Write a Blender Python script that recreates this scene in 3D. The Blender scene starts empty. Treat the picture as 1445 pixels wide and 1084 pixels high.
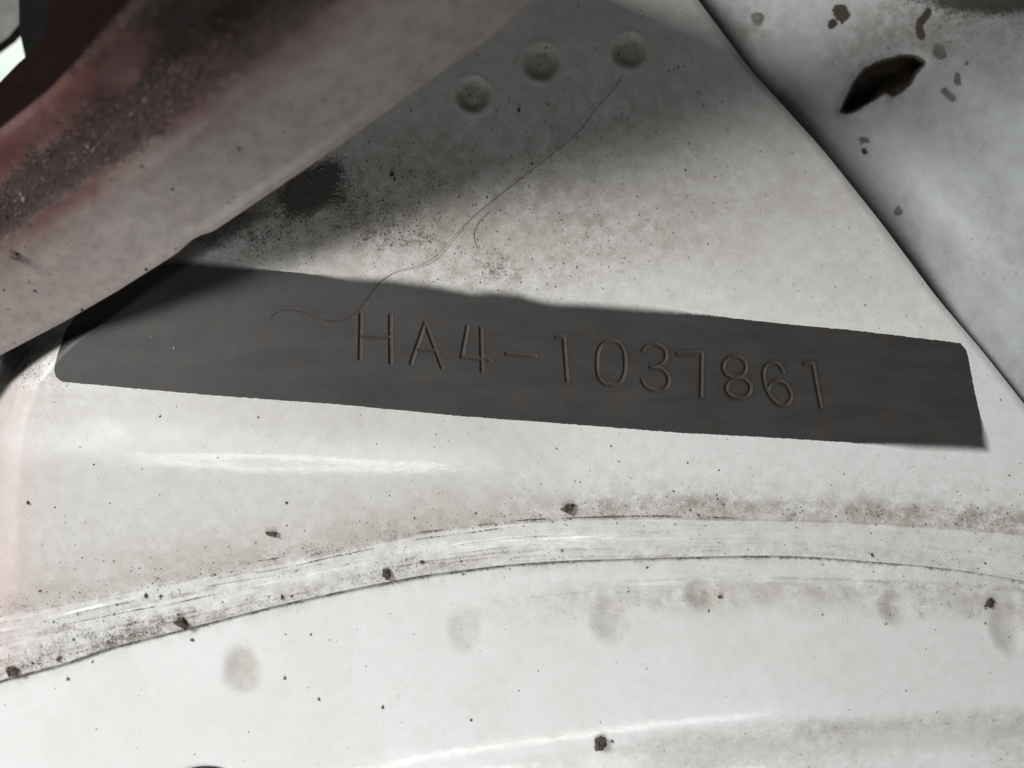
import bpy, math, random
import numpy as np

# ------------------------------------------------------------------ camera, world, lamps, exposure
scene = bpy.context.scene
W_PX, H_PX = 1445.0, 1084.0          # photograph size; pixels only give directions
S = 0.18 / W_PX                      # metres per photo pixel on the plane of the stamped strip
D = 0.173                            # camera height above that plane (m)

cam_d = bpy.data.cameras.new("camera")
cam = bpy.data.objects.new("camera", cam_d)
scene.collection.objects.link(cam)
cam.location = (0, 0, D)
cam_d.sensor_width = 36.0
cam_d.lens = 36.0 * D / 0.18
cam_d.clip_start = 0.005
cam_d.clip_end = 20.0
cam_d.dof.use_dof = True
cam_d.dof.focus_distance = D - 0.002
cam_d.dof.aperture_fstop = 6.8
scene.camera = cam

world = bpy.data.worlds.new("World")
scene.world = world
world.use_nodes = True
world.node_tree.nodes["Background"].inputs[0].default_value = (0.80, 0.90, 1.0, 1)
world.node_tree.nodes["Background"].inputs[1].default_value = 0.014

from mathutils import Vector
def area(name, loc, target, sx, sy, power, col):
    l = bpy.data.lights.new(name, 'AREA'); l.shape = 'RECTANGLE'
    l.size = sx; l.size_y = sy; l.energy = power; l.color = col
    o = bpy.data.objects.new(name, l); scene.collection.objects.link(o)
    o.location = loc
    o.rotation_euler = (Vector(target) - Vector(loc)).to_track_quat('-Z', 'Y').to_euler()
    return o
# daylight through the opening on the left, and a weaker one from the door side below
area("window_light", (-0.445, 0.185, 0.42), (0, -0.02, 0), 0.18, 0.18, 4.7, (1.0, 0.98, 0.955))
area("door_light", (-0.03, -0.27, 0.115), (-0.01, -0.07, 0), 0.20, 0.06, 0.37, (0.98, 0.99, 1.0))
area("highlight_lamp", (-0.05, -0.38, 0.45), (-0.03, -0.03, 0), 0.48, 0.010, 0.50, (1.0, 0.975, 0.94))  # added strip lamp, shaped and placed only to draw highlights on the folds

vs = scene.view_settings
vs.view_transform = 'Standard'; vs.look = 'None'; vs.exposure = 0.0; vs.gamma = 1.0
vs.use_curve_mapping = False

# ------------------------------------------------------------------ helpers
rng = np.random.default_rng(7)
random.seed(7)

def P(px, py, zmm):
    """photo pixel + height (mm) above the strip plane -> world point"""
    z = np.asarray(zmm, float) * 0.001
    k = S * (D - z) / D
    return np.stack(np.broadcast_arrays((np.asarray(px, float) - W_PX / 2) * k,
                                        -(np.asarray(py, float) - H_PX / 2) * k, z), -1)

def poly(pts):
    a = np.array(pts, float)
    def f(x):
        x = np.asarray(x, float)
        y = np.interp(x, a[:, 0], a[:, 1])
        # linear extrapolation
        l = (a[1, 1] - a[0, 1]) / (a[1, 0] - a[0, 0]); r = (a[-1, 1] - a[-2, 1]) / (a[-1, 0] - a[-2, 0])
        y = np.where(x < a[0, 0], a[0, 1] + l * (x - a[0, 0]), y)
        return np.where(x > a[-1, 0], a[-1, 1] + r * (x - a[-1, 0]), y)
    return f

def smoothed(pts, n=25, lo=-600, hi=2300):
    """polyline rounded by a moving average"""
    f = poly(pts); xs = np.arange(lo, hi, 4.0); y = f(xs)
    k = np.ones(n) / n; yp = np.pad(y, n, mode='reflect', reflect_type='odd'); y = np.convolve(yp, k, 'same')[n:-n]
    return lambda x: np.interp(x, xs, y)

def sstep(a, b, x):
    t = np.clip((x - a) / (b - a), 0, 1)
    return t * t * (3 - 2 * t)

def softplus(x, w):
    return w * np.logaddexp(0, x / w)

_lat = {}
def noise(x, y, scale, seed=0):
    """smooth value noise, 0..1; scale = feature size in photo pixels"""
    if seed not in _lat:
        _lat[seed] = np.random.default_rng(1000 + seed).random((256, 256))
    L = _lat[seed]
    x = np.asarray(x, float) / scale; y = np.asarray(y, float) / scale
    xi = np.floor(x).astype(int); yi = np.floor(y).astype(int)
    fx = x - xi; fy = y - yi
    fx = fx * fx * fx * (fx * (fx * 6 - 15) + 10); fy = fy * fy * fy * (fy * (fy * 6 - 15) + 10)
    a = L[xi & 255, yi & 255]; b = L[(xi + 1) & 255, yi & 255]
    c = L[xi & 255, (yi + 1) & 255]; d = L[(xi + 1) & 255, (yi + 1) & 255]
    return (a * (1 - fx) + b * fx) * (1 - fy) + (c * (1 - fx) + d * fx) * fy

def fbm(x, y, scale, seed=0, oct=4):
    t = 0; amp = 0.5; tot = 0
    for i in range(oct):
        t = t + amp * noise(x, y, scale / 2 ** i, seed + i); tot += amp; amp *= 0.55
    return t / tot

def blob(x, y, cx, cy, rx, ry, ang=0.0):
    c, s = math.cos(ang), math.sin(ang)
    dx = x - cx; dy = y - cy
    return np.exp(-(((dx * c + dy * s) / rx) ** 2 + ((-dx * s + dy * c) / ry) ** 2))

def seg_dist(x, y, pts):
    """distance to a polyline in pixels"""
    d = np.full(np.shape(x), 1e9)
    for (x0, y0), (x1, y1) in zip(pts[:-1], pts[1:]):
        vx, vy = x1 - x0, y1 - y0
        t = np.clip(((x - x0) * vx + (y - y0) * vy) / max(vx * vx + vy * vy, 1e-9), 0, 1)
        d = np.minimum(d, np.hypot(x - x0 - t * vx, y - y0 - t * vy))
    return d

def inside(x, y, pts):
    r = np.zeros(np.shape(x), bool)
    n = len(pts)
    for i in range(n):
        x0, y0 = pts[i]; x1, y1 = pts[(i + 1) % n]
        if y0 == y1: continue
        c = ((y0 > y) != (y1 > y)) & (x < (x1 - x0) * (y - y0) / (y1 - y0) + x0)
        r ^= c
    return r

def sdf(x, y, pts):
    d = seg_dist(x, y, list(pts) + [pts[0]])
    return np.where(inside(x, y, pts), d, -d)

def mesh_np(name, verts, quads, mat, parent=None, attrs=None, smooth=True, tris=None):
    """one mesh object from numpy arrays, unused vertices dropped"""
    faces = quads if tris is None else tris
    used = np.unique(faces)
    remap = np.full(len(verts), -1, int); remap[used] = np.arange(len(used))
    faces = remap[faces]; verts = verts[used]
    n = faces.shape[1]
    me = bpy.data.meshes.new(name)
    me.vertices.add(len(verts)); me.vertices.foreach_set('co', verts.astype(np.float32).ravel())
    me.loops.add(faces.size); me.loops.foreach_set('vertex_index', faces.astype(np.int32).ravel())
    me.polygons.add(len(faces))
    me.polygons.foreach_set('loop_start', np.arange(0, faces.size, n, dtype=np.int32))
    me.update(calc_edges=True)
    me.polygons.foreach_set('use_smooth', np.full(len(faces), smooth))
    for k, v in (attrs or {}).items():
        a = me.attributes.new(k, 'FLOAT', 'POINT')
        a.data.foreach_set('value', np.asarray(v, np.float32).ravel()[used])
    me.validate()
    if mat: me.materials.append(mat)
    o = bpy.data.objects.new(name, me); scene.collection.objects.link(o)
    if parent: o.parent = parent
    return o

def quads_of(nr, nc):
    i = np.arange(nr * nc).reshape(nr, nc)
    # rows go down the picture, columns to the right: order gives +Z normals
    return np.stack([i[:-1, :-1], i[1:, :-1], i[1:, 1:], i[:-1, 1:]], -1).reshape(-1, 4)

def tag(o, label=None, cat=None, group=None, kind=None):
    if label: o['label'] = label
    if cat: o['category'] = cat
    if group: o['group'] = group
    if kind: o['kind'] = kind
    return o

# ------------------------------------------------------------------ materials
class NT:
    def __init__(s, name):
        s.m = bpy.data.materials.new(name); s.m.use_nodes = True
        s.t = s.m.node_tree; s.b = s.t.nodes['Principled BSDF']
        s.co = s.t.nodes.new('ShaderNodeTexCoord').outputs['Object']
    def link(s, a, b): s.t.links.new(a, b)
    def _in(s, sock, v):
        if isinstance(v, bpy.types.NodeSocket): s.link(v, sock)
        else: sock.default_value = v
    def noise(s, scale, detail=4, rough=0.55, stretch=None, rot=0, out='Fac'):
        n = s.t.nodes.new('ShaderNodeTexNoise'); n.inputs['Scale'].default_value = scale
        n.inputs['Detail'].default_value = detail; n.inputs['Roughness'].default_value = rough
        if stretch:
            mp = s.t.nodes.new('ShaderNodeMapping'); mp.inputs['Scale'].default_value = stretch
            mp.inputs['Rotation'].default_value = (0, 0, rot)
            s.link(s.co, mp.inputs[0]); s.link(mp.outputs[0], n.inputs[0])
        else: s.link(s.co, n.inputs[0])
        return n.outputs[out]
    def voro(s, scale, out='Distance', rand=1.0):
        n = s.t.nodes.new('ShaderNodeTexVoronoi'); n.inputs['Scale'].default_value = scale
        n.inputs['Randomness'].default_value = rand
        s.link(s.co, n.inputs[0]); return n.outputs[out]
    def attr(s, name):
        n = s.t.nodes.new('ShaderNodeAttribute'); n.attribute_name = name; return n.outputs['Fac']
    def math(s, op, a, b=0.0, clamp=False):
        n = s.t.nodes.new('ShaderNodeMath'); n.operation = op; n.use_clamp = clamp
        s._in(n.inputs[0], a); s._in(n.inputs[1], b); return n.outputs[0]
    def ramp(s, v, a, b, lo=0.0, hi=1.0):
        n = s.t.nodes.new('ShaderNodeMapRange'); n.interpolation_type = 'SMOOTHSTEP'
        s._in(n.inputs[0], v); s._in(n.inputs[1], a); s._in(n.inputs[2], b)
        n.inputs[3].default_value = lo; n.inputs[4].default_value = hi
        return n.outputs[0]
    def mix(s, f, a, b):
        n = s.t.nodes.new('ShaderNodeMix'); n.data_type = 'RGBA'
        s._in(n.inputs[0], f)
        for sock, v in ((n.inputs[6], a), (n.inputs[7], b)):
            if isinstance(v, bpy.types.NodeSocket): s.link(v, sock)
            else: sock.default_value = (*v, 1)
        return n.outputs[2]
    def bump(s, h, dist, strength=1.0, normal=None):
        n = s.t.nodes.new('ShaderNodeBump'); n.inputs['Distance'].default_value = dist
        n.inputs['Strength'].default_value = strength
        s.link(h, n.inputs['Height'])
        if normal: s.link(normal, n.inputs['Normal'])
        return n.outputs[0]
    def done(s, col, rough, bump=None, spec=0.5, coat=0.0):
        s._in(s.b.inputs['Base Color'], col if isinstance(col, bpy.types.NodeSocket) else (*col, 1))
        s._in(s.b.inputs['Roughness'], rough)
        s.b.inputs['Specular IOR Level'].default_value = spec
        s.b.inputs['Coat Weight'].default_value = coat
        if bump: s.link(bump, s.b.inputs['Normal'])
        return s.m

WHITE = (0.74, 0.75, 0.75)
def paint_nodes(n, white=WHITE):
    """dusty old white paint: attributes dust (beige film) and soil (black grit)"""
    dust = n.attr('dust'); soil = n.attr('soil')
    big = n.noise(60, 5, 0.6); mid = n.noise(420, 5, 0.65); fine = n.noise(2600, 4, 0.7)
    # faint uneven film over everything
    film = n.ramp(n.math('ADD', n.math('MULTIPLY', big, 0.5), n.math('MULTIPLY', mid, 0.5)), 0.40, 0.66)
    c = n.mix(n.math('MULTIPLY', film, 0.10), white, (0.47, 0.45, 0.42))
    # beige dust where it has gathered, broken up by grain
    g = n.math('ADD', n.math('MULTIPLY', mid, 0.7), n.math('MULTIPLY', fine, 0.5))
    d = n.math('MULTIPLY', dust, n.ramp(g, 0.38, 0.78), clamp=True)
    c = n.mix(d, c, (0.235, 0.205, 0.165))
    c = n.mix(n.math('MULTIPLY', n.attr('film'), n.ramp(mid, 0.2, 0.75, 0.8, 1.0), clamp=True), c, (0.37, 0.345, 0.300))
    c = n.mix(n.math('MULTIPLY', n.attr('pink'), n.ramp(mid, 0.2, 0.7, 0.7, 1.0)), c, (0.62, 0.40, 0.38))  # red bounce light tinted into the paint colour
    # tiny specks
    v = n.voro(900); r = n.voro(900, 'Color')
    sp = n.math('MULTIPLY', n.ramp(v, 0.10, 0.22, 1, 0), n.ramp(r, 0.80, 0.84))
    v2 = n.voro(2300); r2 = n.voro(2300, 'Color')
    sp2 = n.math('MULTIPLY', n.ramp(v2, 0.15, 0.30, 1, 0), n.ramp(r2, 0.76, 0.80))
    spd = n.ramp(n.math('ADD', n.math('MULTIPLY', n.noise(90, 4), 0.9), dust), 0.42, 0.95, 0.05, 0.75)
    c = n.mix(n.math('MULTIPLY', sp, spd), c, (0.10, 0.085, 0.07))
    c = n.mix(n.math('MULTIPLY', sp2, spd), c, (0.16, 0.14, 0.12))
    # black grit
    thr = n.math('SUBTRACT', 1.0, soil)
    sm = n.ramp(n.math('SUBTRACT', n.math('ADD', n.math('MULTIPLY', fine, 0.75), n.math('MULTIPLY', mid, 0.25)), thr), -0.38, -0.10)
    c = n.mix(n.math('MULTIPLY', n.math('MULTIPLY', sm, n.ramp(soil, 0.0, 0.15)), 0.9), c, (0.045, 0.038, 0.031))
    # hairline scuffs
    sc = n.noise(700, 2, 0.5, (1, 0.16, 1), 0.9)
    sc = n.math('MULTIPLY', n.ramp(sc, 0.735, 0.75), n.ramp(n.noise(45, 2), 0.5, 0.6))
    c = n.mix(n.math('MULTIPLY', sc, 0.22), c, (0.25, 0.24, 0.22))
    rough = n.math('ADD', n.ramp(mid, 0.3, 0.7, 0.34, 0.42), n.math('MULTIPLY', n.math('MAXIMUM', dust, soil), 0.45), clamp=True)
    h = n.math('ADD', n.math('MULTIPLY', fine, 0.35), n.math('MULTIPLY', mid, 0.65))
    return c, rough, h

def white_paint(name, white=WHITE, coat=0.9):
    n = NT(name)
    c, r, h = paint_nodes(n, white)
    cw = n.ramp(n.math('MAXIMUM', n.math('ADD', n.attr('dust'), n.attr('film')), n.attr('soil')), 0.25, 0.8, coat, 0.0)
    n.link(cw, n.b.inputs['Coat Weight']); n.b.inputs['Coat Roughness'].default_value = 0.14
    m = n.done(c, r, n.bump(h, 0.00009, 0.55), 0.5)
    n.link(cw, n.b.inputs['Coat Weight']); n.link(n.bump(n.noise(900, 3, 0.6), 0.00006, 0.5), n.b.inputs['Coat Normal'])
    return m

M_PAINT = white_paint('dusty_white_paint')
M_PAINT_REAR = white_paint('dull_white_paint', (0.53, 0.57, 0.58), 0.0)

def strip_mat():
    n = NT('grey_primer')
    pc, pr, ph = paint_nodes(n)
    e = n.attr('edge')       # 1 well inside the masked strip, 0 on the paint
    w = n.attr('soft')       # 0 crisp masking edge, 1 oversprayed edge
    fine = n.noise(3800, 3, 0.8)
    mid = n.noise(160, 4, 0.6)
    hz = n.noise(120, 4, 0.6, (0.5, 2.2, 1), 0.1)
    a = n.math('ADD', e, n.math('MULTIPLY', n.math('SUBTRACT', fine, 0.5), n.math('SUBTRACT', 0.6, n.math('MULTIPLY', w, 0.35))))
    m = n.ramp(a, n.math('SUBTRACT', 0.36, n.math('MULTIPLY', w, 0.32)), n.math('ADD', 0.64, n.math('MULTIPLY', w, 0.32)))
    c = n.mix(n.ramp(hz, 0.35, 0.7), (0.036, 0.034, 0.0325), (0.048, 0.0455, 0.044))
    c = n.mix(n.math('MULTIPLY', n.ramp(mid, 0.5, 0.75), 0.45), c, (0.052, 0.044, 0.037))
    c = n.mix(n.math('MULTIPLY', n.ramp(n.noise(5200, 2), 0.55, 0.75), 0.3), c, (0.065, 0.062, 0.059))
    v = n.voro(380); r = n.voro(380, 'Color')
    wsp = n.math('MULTIPLY', n.ramp(v, 0.03, 0.055, 1, 0), n.ramp(r, 0.88, 0.90))
    c = n.mix(wsp, c, (0.42, 0.38, 0.30))
    rust = n.attr('rust')
    c = n.mix(n.math('MULTIPLY', rust, n.ramp(n.noise(1500, 3), 0.25, 0.6, 0.35, 1.0)), c, (0.078, 0.057, 0.041))
    dark = n.attr('halo')
    c = n.mix(n.math('MULTIPLY', dark, 0.6), c, (0.022, 0.020, 0.019))
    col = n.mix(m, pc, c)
    rg = n.t.nodes.new('ShaderNodeMix'); n._in(rg.inputs[0], m); n._in(rg.inputs[2], pr)
    rg.inputs[3].default_value = 0.52
    return n.done(col, rg.outputs[0], n.bump(n.math('ADD', n.math('MULTIPLY', fine, 0.4), ph), 0.00007, 0.5), 0.4)
M_STRIP = strip_mat()

def brace_mat():
    n = NT('stained_brace_paint')
    v = n.attr('across'); soil = n.attr('soil'); pink = n.attr('pink')
    mid = n.noise(380, 6, 0.65); fine = n.noise(2400, 4, 0.7); big = n.noise(70, 5, 0.6)
    c = n.mix(n.ramp(mid, 0.35, 0.7), (0.28, 0.245, 0.225), (0.215, 0.185, 0.17))
    c = n.mix(n.math('MULTIPLY', pink, n.ramp(big, 0.2, 0.6, 0.6, 1.0)), c, (0.075, 0.028, 0.025))
    f = n.math('ADD', n.math('MULTIPLY', mid, 0.5), n.math('MULTIPLY', fine, 0.5))
    sm = n.ramp(n.math('SUBTRACT', f, n.math('SUBTRACT', 1.0, soil)), -0.34, -0.08)
    c = n.mix(sm, c, (0.016, 0.008, 0.006))
    vo = n.voro(1100); r = n.voro(1100, 'Color')
    sp = n.math('MULTIPLY', n.ramp(vo, 0.12, 0.25, 1, 0), n.ramp(r, 0.80, 0.83))
    c = n.mix(n.math('MULTIPLY', sp, 0.75), c, (0.07, 0.05, 0.045))
    vo = n.voro(2600); r = n.voro(2600, 'Color')
    sp = n.math('MULTIPLY', n.ramp(vo, 0.15, 0.30, 1, 0), n.ramp(r, 0.70, 0.74))
    c = n.mix(n.math('MULTIPLY', n.math('MULTIPLY', sp, 0.6), n.ramp(n.noise(110, 3), 0.4, 0.6)), c, (0.10, 0.08, 0.07))
    h = n.math('ADD', n.math('MULTIPLY', mid, 0.6), n.math('MULTIPLY', n.math('MULTIPLY', fine, soil), 1.6))
    return n.done(c, n.math('ADD', 0.45, n.math('MULTIPLY', soil, 0.4), clamp=True), n.bump(h, 0.0003, 0.6), 0.35)
M_BRACE = brace_mat()

def simple(name, c1, c2, rough, scale=300, bumpd=0.0002, spec=0.4):
    n = NT(name); a = n.noise(scale, 5, 0.65)
    return n.done(n.mix(n.ramp(a, 0.3, 0.7), c1, c2), rough, n.bump(a, bumpd, 0.6), spec)
M_MAROON = simple('dark_red_primer', (0.013, 0.006, 0.005), (0.008, 0.004, 0.004), 0.95, spec=0.08)
M_BLACK = simple('black_plastic', (0.006, 0.006, 0.006), (0.010, 0.010, 0.009), 0.95, spec=0.08)
M_RUBBER = simple('black_rubber', (0.016, 0.018, 0.020), (0.028, 0.03, 0.034), 0.5)
M_DARK = simple('underbody_grime', (0.022, 0.020, 0.018), (0.04, 0.036, 0.03), 0.9, 120)
M_CRUMB = simple('soil_crumb', (0.045, 0.036, 0.028), (0.13, 0.105, 0.08), 0.95, 1500)
M_RUSTY = simple('brown_rust', (0.05, 0.040, 0.030), (0.10, 0.08, 0.06), 0.9, 500)
M_SPECK = simple('dark_grit', (0.045, 0.037, 0.030), (0.19, 0.16, 0.13), 0.95, 500)
M_GRAIN = simple('brown_soil_grain', (0.016, 0.009, 0.007), (0.095, 0.056, 0.043), 0.5, 420)
M_HAIR = simple('brown_hair', (0.07, 0.045, 0.03), (0.05, 0.03, 0.02), 0.5, 900)
def sky_mat():
    n = NT('bright_daylight'); g = n.noise(9, 3)
    e = n.mix(n.ramp(g, 0.4, 0.6), (0.95, 1.0, 0.95), (0.62, 0.85, 0.66))
    n.link(e, n.b.inputs['Emission Color']); n.b.inputs['Emission Strength'].default_value = 0.95
    return n.done((0.1, 0.1, 0.1), 1.0)
M_SKY = sky_mat()

# ------------------------------------------------------------------ outlines read from the photograph
U = smoothed([(-200, 905), (0, 866), (100, 850), (200, 829), (300, 810), (400, 792), (500, 772), (600, 750), (722, 735), (822, 731),
              (922, 729), (1072, 732), (1172, 734), (1272, 739), (1445, 752), (1700, 780)], 15)
L = smoothed([(-200, 1030), (0, 960), (95, 935), (150, 915), (250, 890), (340, 867), (400, 852), (500, 830), (600, 811), (722, 796),
              (797, 791), (872, 789), (972, 786), (1072, 784), (1147, 786), (1222, 792), (1297, 798), (1372, 807), (1445, 820), (1700, 870)], 11)
MLINE = smoothed([(-200, 1100), (0, 1010), (300, 905), (500, 868), (700, 838), (850, 826), (992, 820), (1072, 816), (1172, 817), (1272, 822),
                  (1445, 834), (1700, 872)], 15)
RIDGE = smoothed([(-200, 1290), (400, 1130), (600, 1083), (720, 1062), (850, 1043), (940, 1028), (1100, 1010), (1445, 988), (1700, 975)], 21)
_xr = poly([(-300, 770), (0, 985), (50, 1022), (100, 1060), (210, 1160), (310, 1240), (420, 1322), (500, 1390), (570, 1445), (760, 1600), (960, 1740)])
_ys = np.arange(-400, 1200, 4.0); _xv = np.convolve(np.pad(_xr(_ys), 10, mode='reflect', reflect_type='odd'), np.ones(9) / 9, 'same')[10:-10]
XR = lambda y: np.interp(y, _ys, _xv)
_xl = poly([(-300, 700), (300, 330), (400, 170), (460, 82), (480, 52), (500, 30), (540, -4), (600, -26), (700, -32), (960, -38), (1200, -44)])
XL = lambda y: _xl(y)

DIMPLES_TOP = [(667, 134, 27, 27), (764, 88, 28, 27), (888, 72, 27, 26)]
DIMPLES_LOW = [(340, 944, 30, 40), (657, 888, 28, 36), (862, 873, 31, 40), (988, 839, 25, 24), (1262, 857, 24, 28), (1418, 886, 24, 42)]

def z_main(x, y):
    yr = 624 + 0.030 * (x - 140) + 22 * sstep(650, 1000, x)
    z = -0.0225 * softplus(y - yr, 8.0) + 0.66 * np.exp(-((y - yr) / 27) ** 2) * sstep(90, 180, x) * (1 - sstep(560, 820, x))                              # bend below the strip
    z = z - 0.010 * softplus(y - (U(x) - 30), 6.0) + 0.026 * softplus(y - U(x), 5.0) - 0.016 * softplus(y - (U(x) + 16), 6.0)
    z = z - 0.022 * softplus(330 + 0.03 * (x - 700) - y, 16.0)        # slight bend in the upper field
    z = z + 0.15 * blob(x, y, 60, 655, 25, 18)
    e = np.maximum(0, 62 - (x - XL(y)))
    z = z - 0.0026 * e ** 2 * sstep(380, 470, y) * (1 - sstep(800, 900, y)) - 0.0009 * e ** 2 * (1 - sstep(380, 470, y)) * (e < 200)
    z = np.maximum(z, -40)
    r = np.maximum(0, 14 - (XR(y) - x)); z = z - 0.0015 * r ** 2        # right edge rolled over slightly
    z = z + 0.35 * (fbm(x, y, 190, 3, 2) - 0.5) + 0.05 * (fbm(x, y, 45, 5, 2) - 0.5)
    for cx, cy, rx, ry in DIMPLES_TOP:
        q = np.hypot((x - cx) / rx, (y - cy) / ry)
        q = q + 0.10 * (noise(x, y, 14, 77) - 0.5)
        z = z - 0.40 * (1 - sstep(0.45, 1.0, q)) + 0.035 * np.exp(-((q - 1.06) / 0.10) ** 2)
    du = y - U(x)
    z = z + 0.26 * np.exp(-((du - 18) / 10) ** 2) * sstep(520, 620, x) * (1 - sstep(800, 900, x))
    # brushed sealer strokes along the folded band
    t = (y - U(x)) / np.maximum(L(x) - U(x), 20)
    band = sstep(-0.10, 0.03, t) * (1 - sstep(0.97, 1.05, t)) * (1 - 0.7 * sstep(650, 1000, x))
    z = z + band * 0.22 * (noise(t * 100, x * 0.06, 7.0, 40) - 0.5) + band * 0.07 * (noise(t * 100, x * 0.1, 3.0, 41) - 0.5)
    return z

def z_sill(x, y):
    zl = -0.0225 * (L(x) - (624 + 0.03 * (x - 140) + 22 * sstep(650, 1000, x))) - 0.010 * (L(x) - U(x) + 30) + 0.026 * (L(x) - U(x)) - 0.016 * (L(x) - U(x) - 16)
    z = zl - 1.0
    z = z - 0.0030 * (y - L(x))
    z = z - 0.30 * sstep(-2, 2.5, y - MLINE(x)) * sstep(780, 1050, x)      # second overlapped edge
    z = z - 0.045 * softplus(y - RIDGE(x), 15.0) + 0.040 * softplus(y - RIDGE(x) - 60, 8.0)
    z = z + 0.50 * (fbm(x, y, 260, 9, 2) - 0.5) + 0.05 * (fbm(x, y, 50, 11, 2) - 0.5)
    z = z + 0.10 * (noise((y - MLINE(x)), x * 0.05, 6.0, 44) - 0.5) * np.exp(-((y - MLINE(x)) / 14) ** 2)
    for k, (cx, cy, rx, ry) in enumerate(DIMPLES_LOW):
        a = 0.25 - 0.12 * k
        c, s = math.cos(a), math.sin(a)
        dx = (x - cx) * c + (y - cy) * s; dy = -(x - cx) * s + (y - cy) * c
        q = np.hypot(dx / rx, dy / ry)
        dep = (0.26, 0.15, 0.2, 0.32, 0.22, 0.2)[k]
        z = z - dep * 1.5 * (1 - sstep(0.2, 1.05, q)) + 0.015 * np.exp(-((q - 1.1) / 0.14) ** 2)
    return z

# ------------------------------------------------------------------ dirt maps (stains with shapes of their own)
def dirt_main(x, y):
    n1 = fbm(x, y, 90, 20, 4); n2 = fbm(x, y, 26, 26, 3)
    du = y - U(x)
    dust = 0.10 + 0.0 * x
    dust = dust + 0.55 * np.exp(-(np.minimum(du, 0) / 55) ** 2) * (du < 4) * (0.35 + 0.9 * n1) * (0.55 + 0.45 * sstep(100, 1000, x))
    t = du / np.maximum(L(x) - U(x), 20)
    band = (t > 0)
    dust = dust + band * (0.35 + 0.5 * n2) * (0.35 + 0.65 * sstep(0.4, 1.0, t)) * (0.55 + 0.45 * (1 - sstep(300, 900, x)))
    strokes = noise(t * 100, x * 0.06, 5.0, 47)
    dust = dust + band * 0.5 * sstep(0.62, 0.85, strokes) * (1 - 0.6 * sstep(800, 1100, x))
    dust = dust + 0.75 * blob(x, y, 620, 270, 330, 95, -0.28) * (0.3 + 1.2 * n1)
    dust = dust + 0.60 * blob(x, y, 800, 350, 240, 60, -0.25) * (0.1 + 1.3 * n2)
    dust = dust + 0.55 * blob(x, y, 30, 510, 80, 60) + 0.55 * np.exp(-((du + 16) / 14) ** 2) * sstep(700, 900, x) * (0.4 + n1)
    dust = dust + 0.12 * blob(x, y, 120, 800, 200, 60) * n1 * 2 + 0.08 * sstep(640, 400, y)
    soil = 0.56 * blob(x, y, 440, 262, 56, 30, -0.5) * (0.6 + 0.8 * n2) + 0.13 * blob(x, y, 500, 300, 120, 60, 0.3) * (0.5 + n2)
    soil = soil + 0.13 * blob(x, y, 600, 325, 150, 60, 0.2) * (0.3 + n2) + 0.20 * blob(x, y, 340, 335, 90, 40) * (0.5 + n2)
    soil = soil + 0.15 * blob(x, y, 700, 378, 45, 22) * (0.4 + n2) + 0.10 * blob(x, y, 835, 350, 40, 50) * n2 * 1.6
    soil = soil + 0.34 * blob(x, y, 20, 500, 40, 40)
    soil = soil + 0.15 * np.exp(-((y - L(x) + 8) / 10) ** 2) * (0.2 + n2) * (1 - 0.6 * sstep(700, 1000, x)) * sstep(0.35, 0.55, n1)
    soil = soil + 0.16 * blob(x, y, 560, 795, 90, 16, -0.2) + 0.20 * blob(x, y, 150, 900, 160, 30, -0.28) * n2 * 1.6
    soil = soil + 0.16 * np.exp(-((y - U(x) + 6) / 16) ** 2) * n2 * 1.5
    for cx, cy, rx, ry in DIMPLES_TOP:
        q = np.hypot((x - cx) / rx, (y - cy) / ry)
        soil = soil + 0.13 * (1 - sstep(0.6, 0.95, q)) * (0.5 + n2); dust = dust + 0.5 * (1 - sstep(0.6, 1.0, q))
    for k_, (w_, x0, x1) in {0: (1.3, 260, 1100), 9: (1.0, 300, 760), 17: (0.9, 60, 640), 30: (0.9, 20, 420), -7: (0.8, 330, 520)}.items():
        brk = sstep(0.30, 0.5, noise(x, y * 0 + k_ * 13, 34, 52))
        soil = soil + 0.30 * np.exp(-((du - k_ - 2 * (noise(x, x * 0, 80, 53) - .5)) / w_) ** 2) * sstep(x0, x0 + 60, x) * (1 - sstep(x1 - 80, x1, x)) * brk
    return np.clip(dust, 0, 1), np.clip(soil, 0, 0.62)
def film_main(x, y):
    n1 = fbm(x, y, 70, 120, 4); du = y - U(x)
    f = 0.55 * np.exp(-(np.minimum(du, 0) / 26) ** 2) * (du < 3) * (0.3 + n1) * sstep(500, 900, x)
    f = f + 0.30 * np.exp(-(np.minimum(du, 0) / 60) ** 2) * (du < 3) * (0.3 + n1) * (1 - sstep(500, 900, x))
    f = f + 0.48 * (1 - sstep(600, 900, x)) * sstep(530, 560, y) * (du < 0) * (0.75 + 0.4 * fbm(x, y, 200, 150, 2))
    f = f + 0.30 * (du > 0) * n1 + 0.42 * sstep(500, 330, y) * (0.5 + n1) + 0.45 * blob(x, y, 560, 320, 210, 60) * (0.4 + n1)
    for cx, cy, rx, ry in DIMPLES_TOP:
        f = f + 0.5 * (1 - sstep(0.8, 1.0, np.hypot((x - cx) / rx, (y - cy) / ry)))
    yr = 624 + 0.030 * (x - 140) + 22 * sstep(650, 1000, x)
    f = f * (1 - 0.9 * np.exp(-((y - yr - 4) / 24) ** 2) * (1 - sstep(650, 760, x)))
    f = f * (1 - 0.9 * np.exp(-((du - 26) / 10) ** 2) * sstep(540, 620, x) * (1 - sstep(820, 900, x)))
    return np.clip(f, 0, 1)
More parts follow.
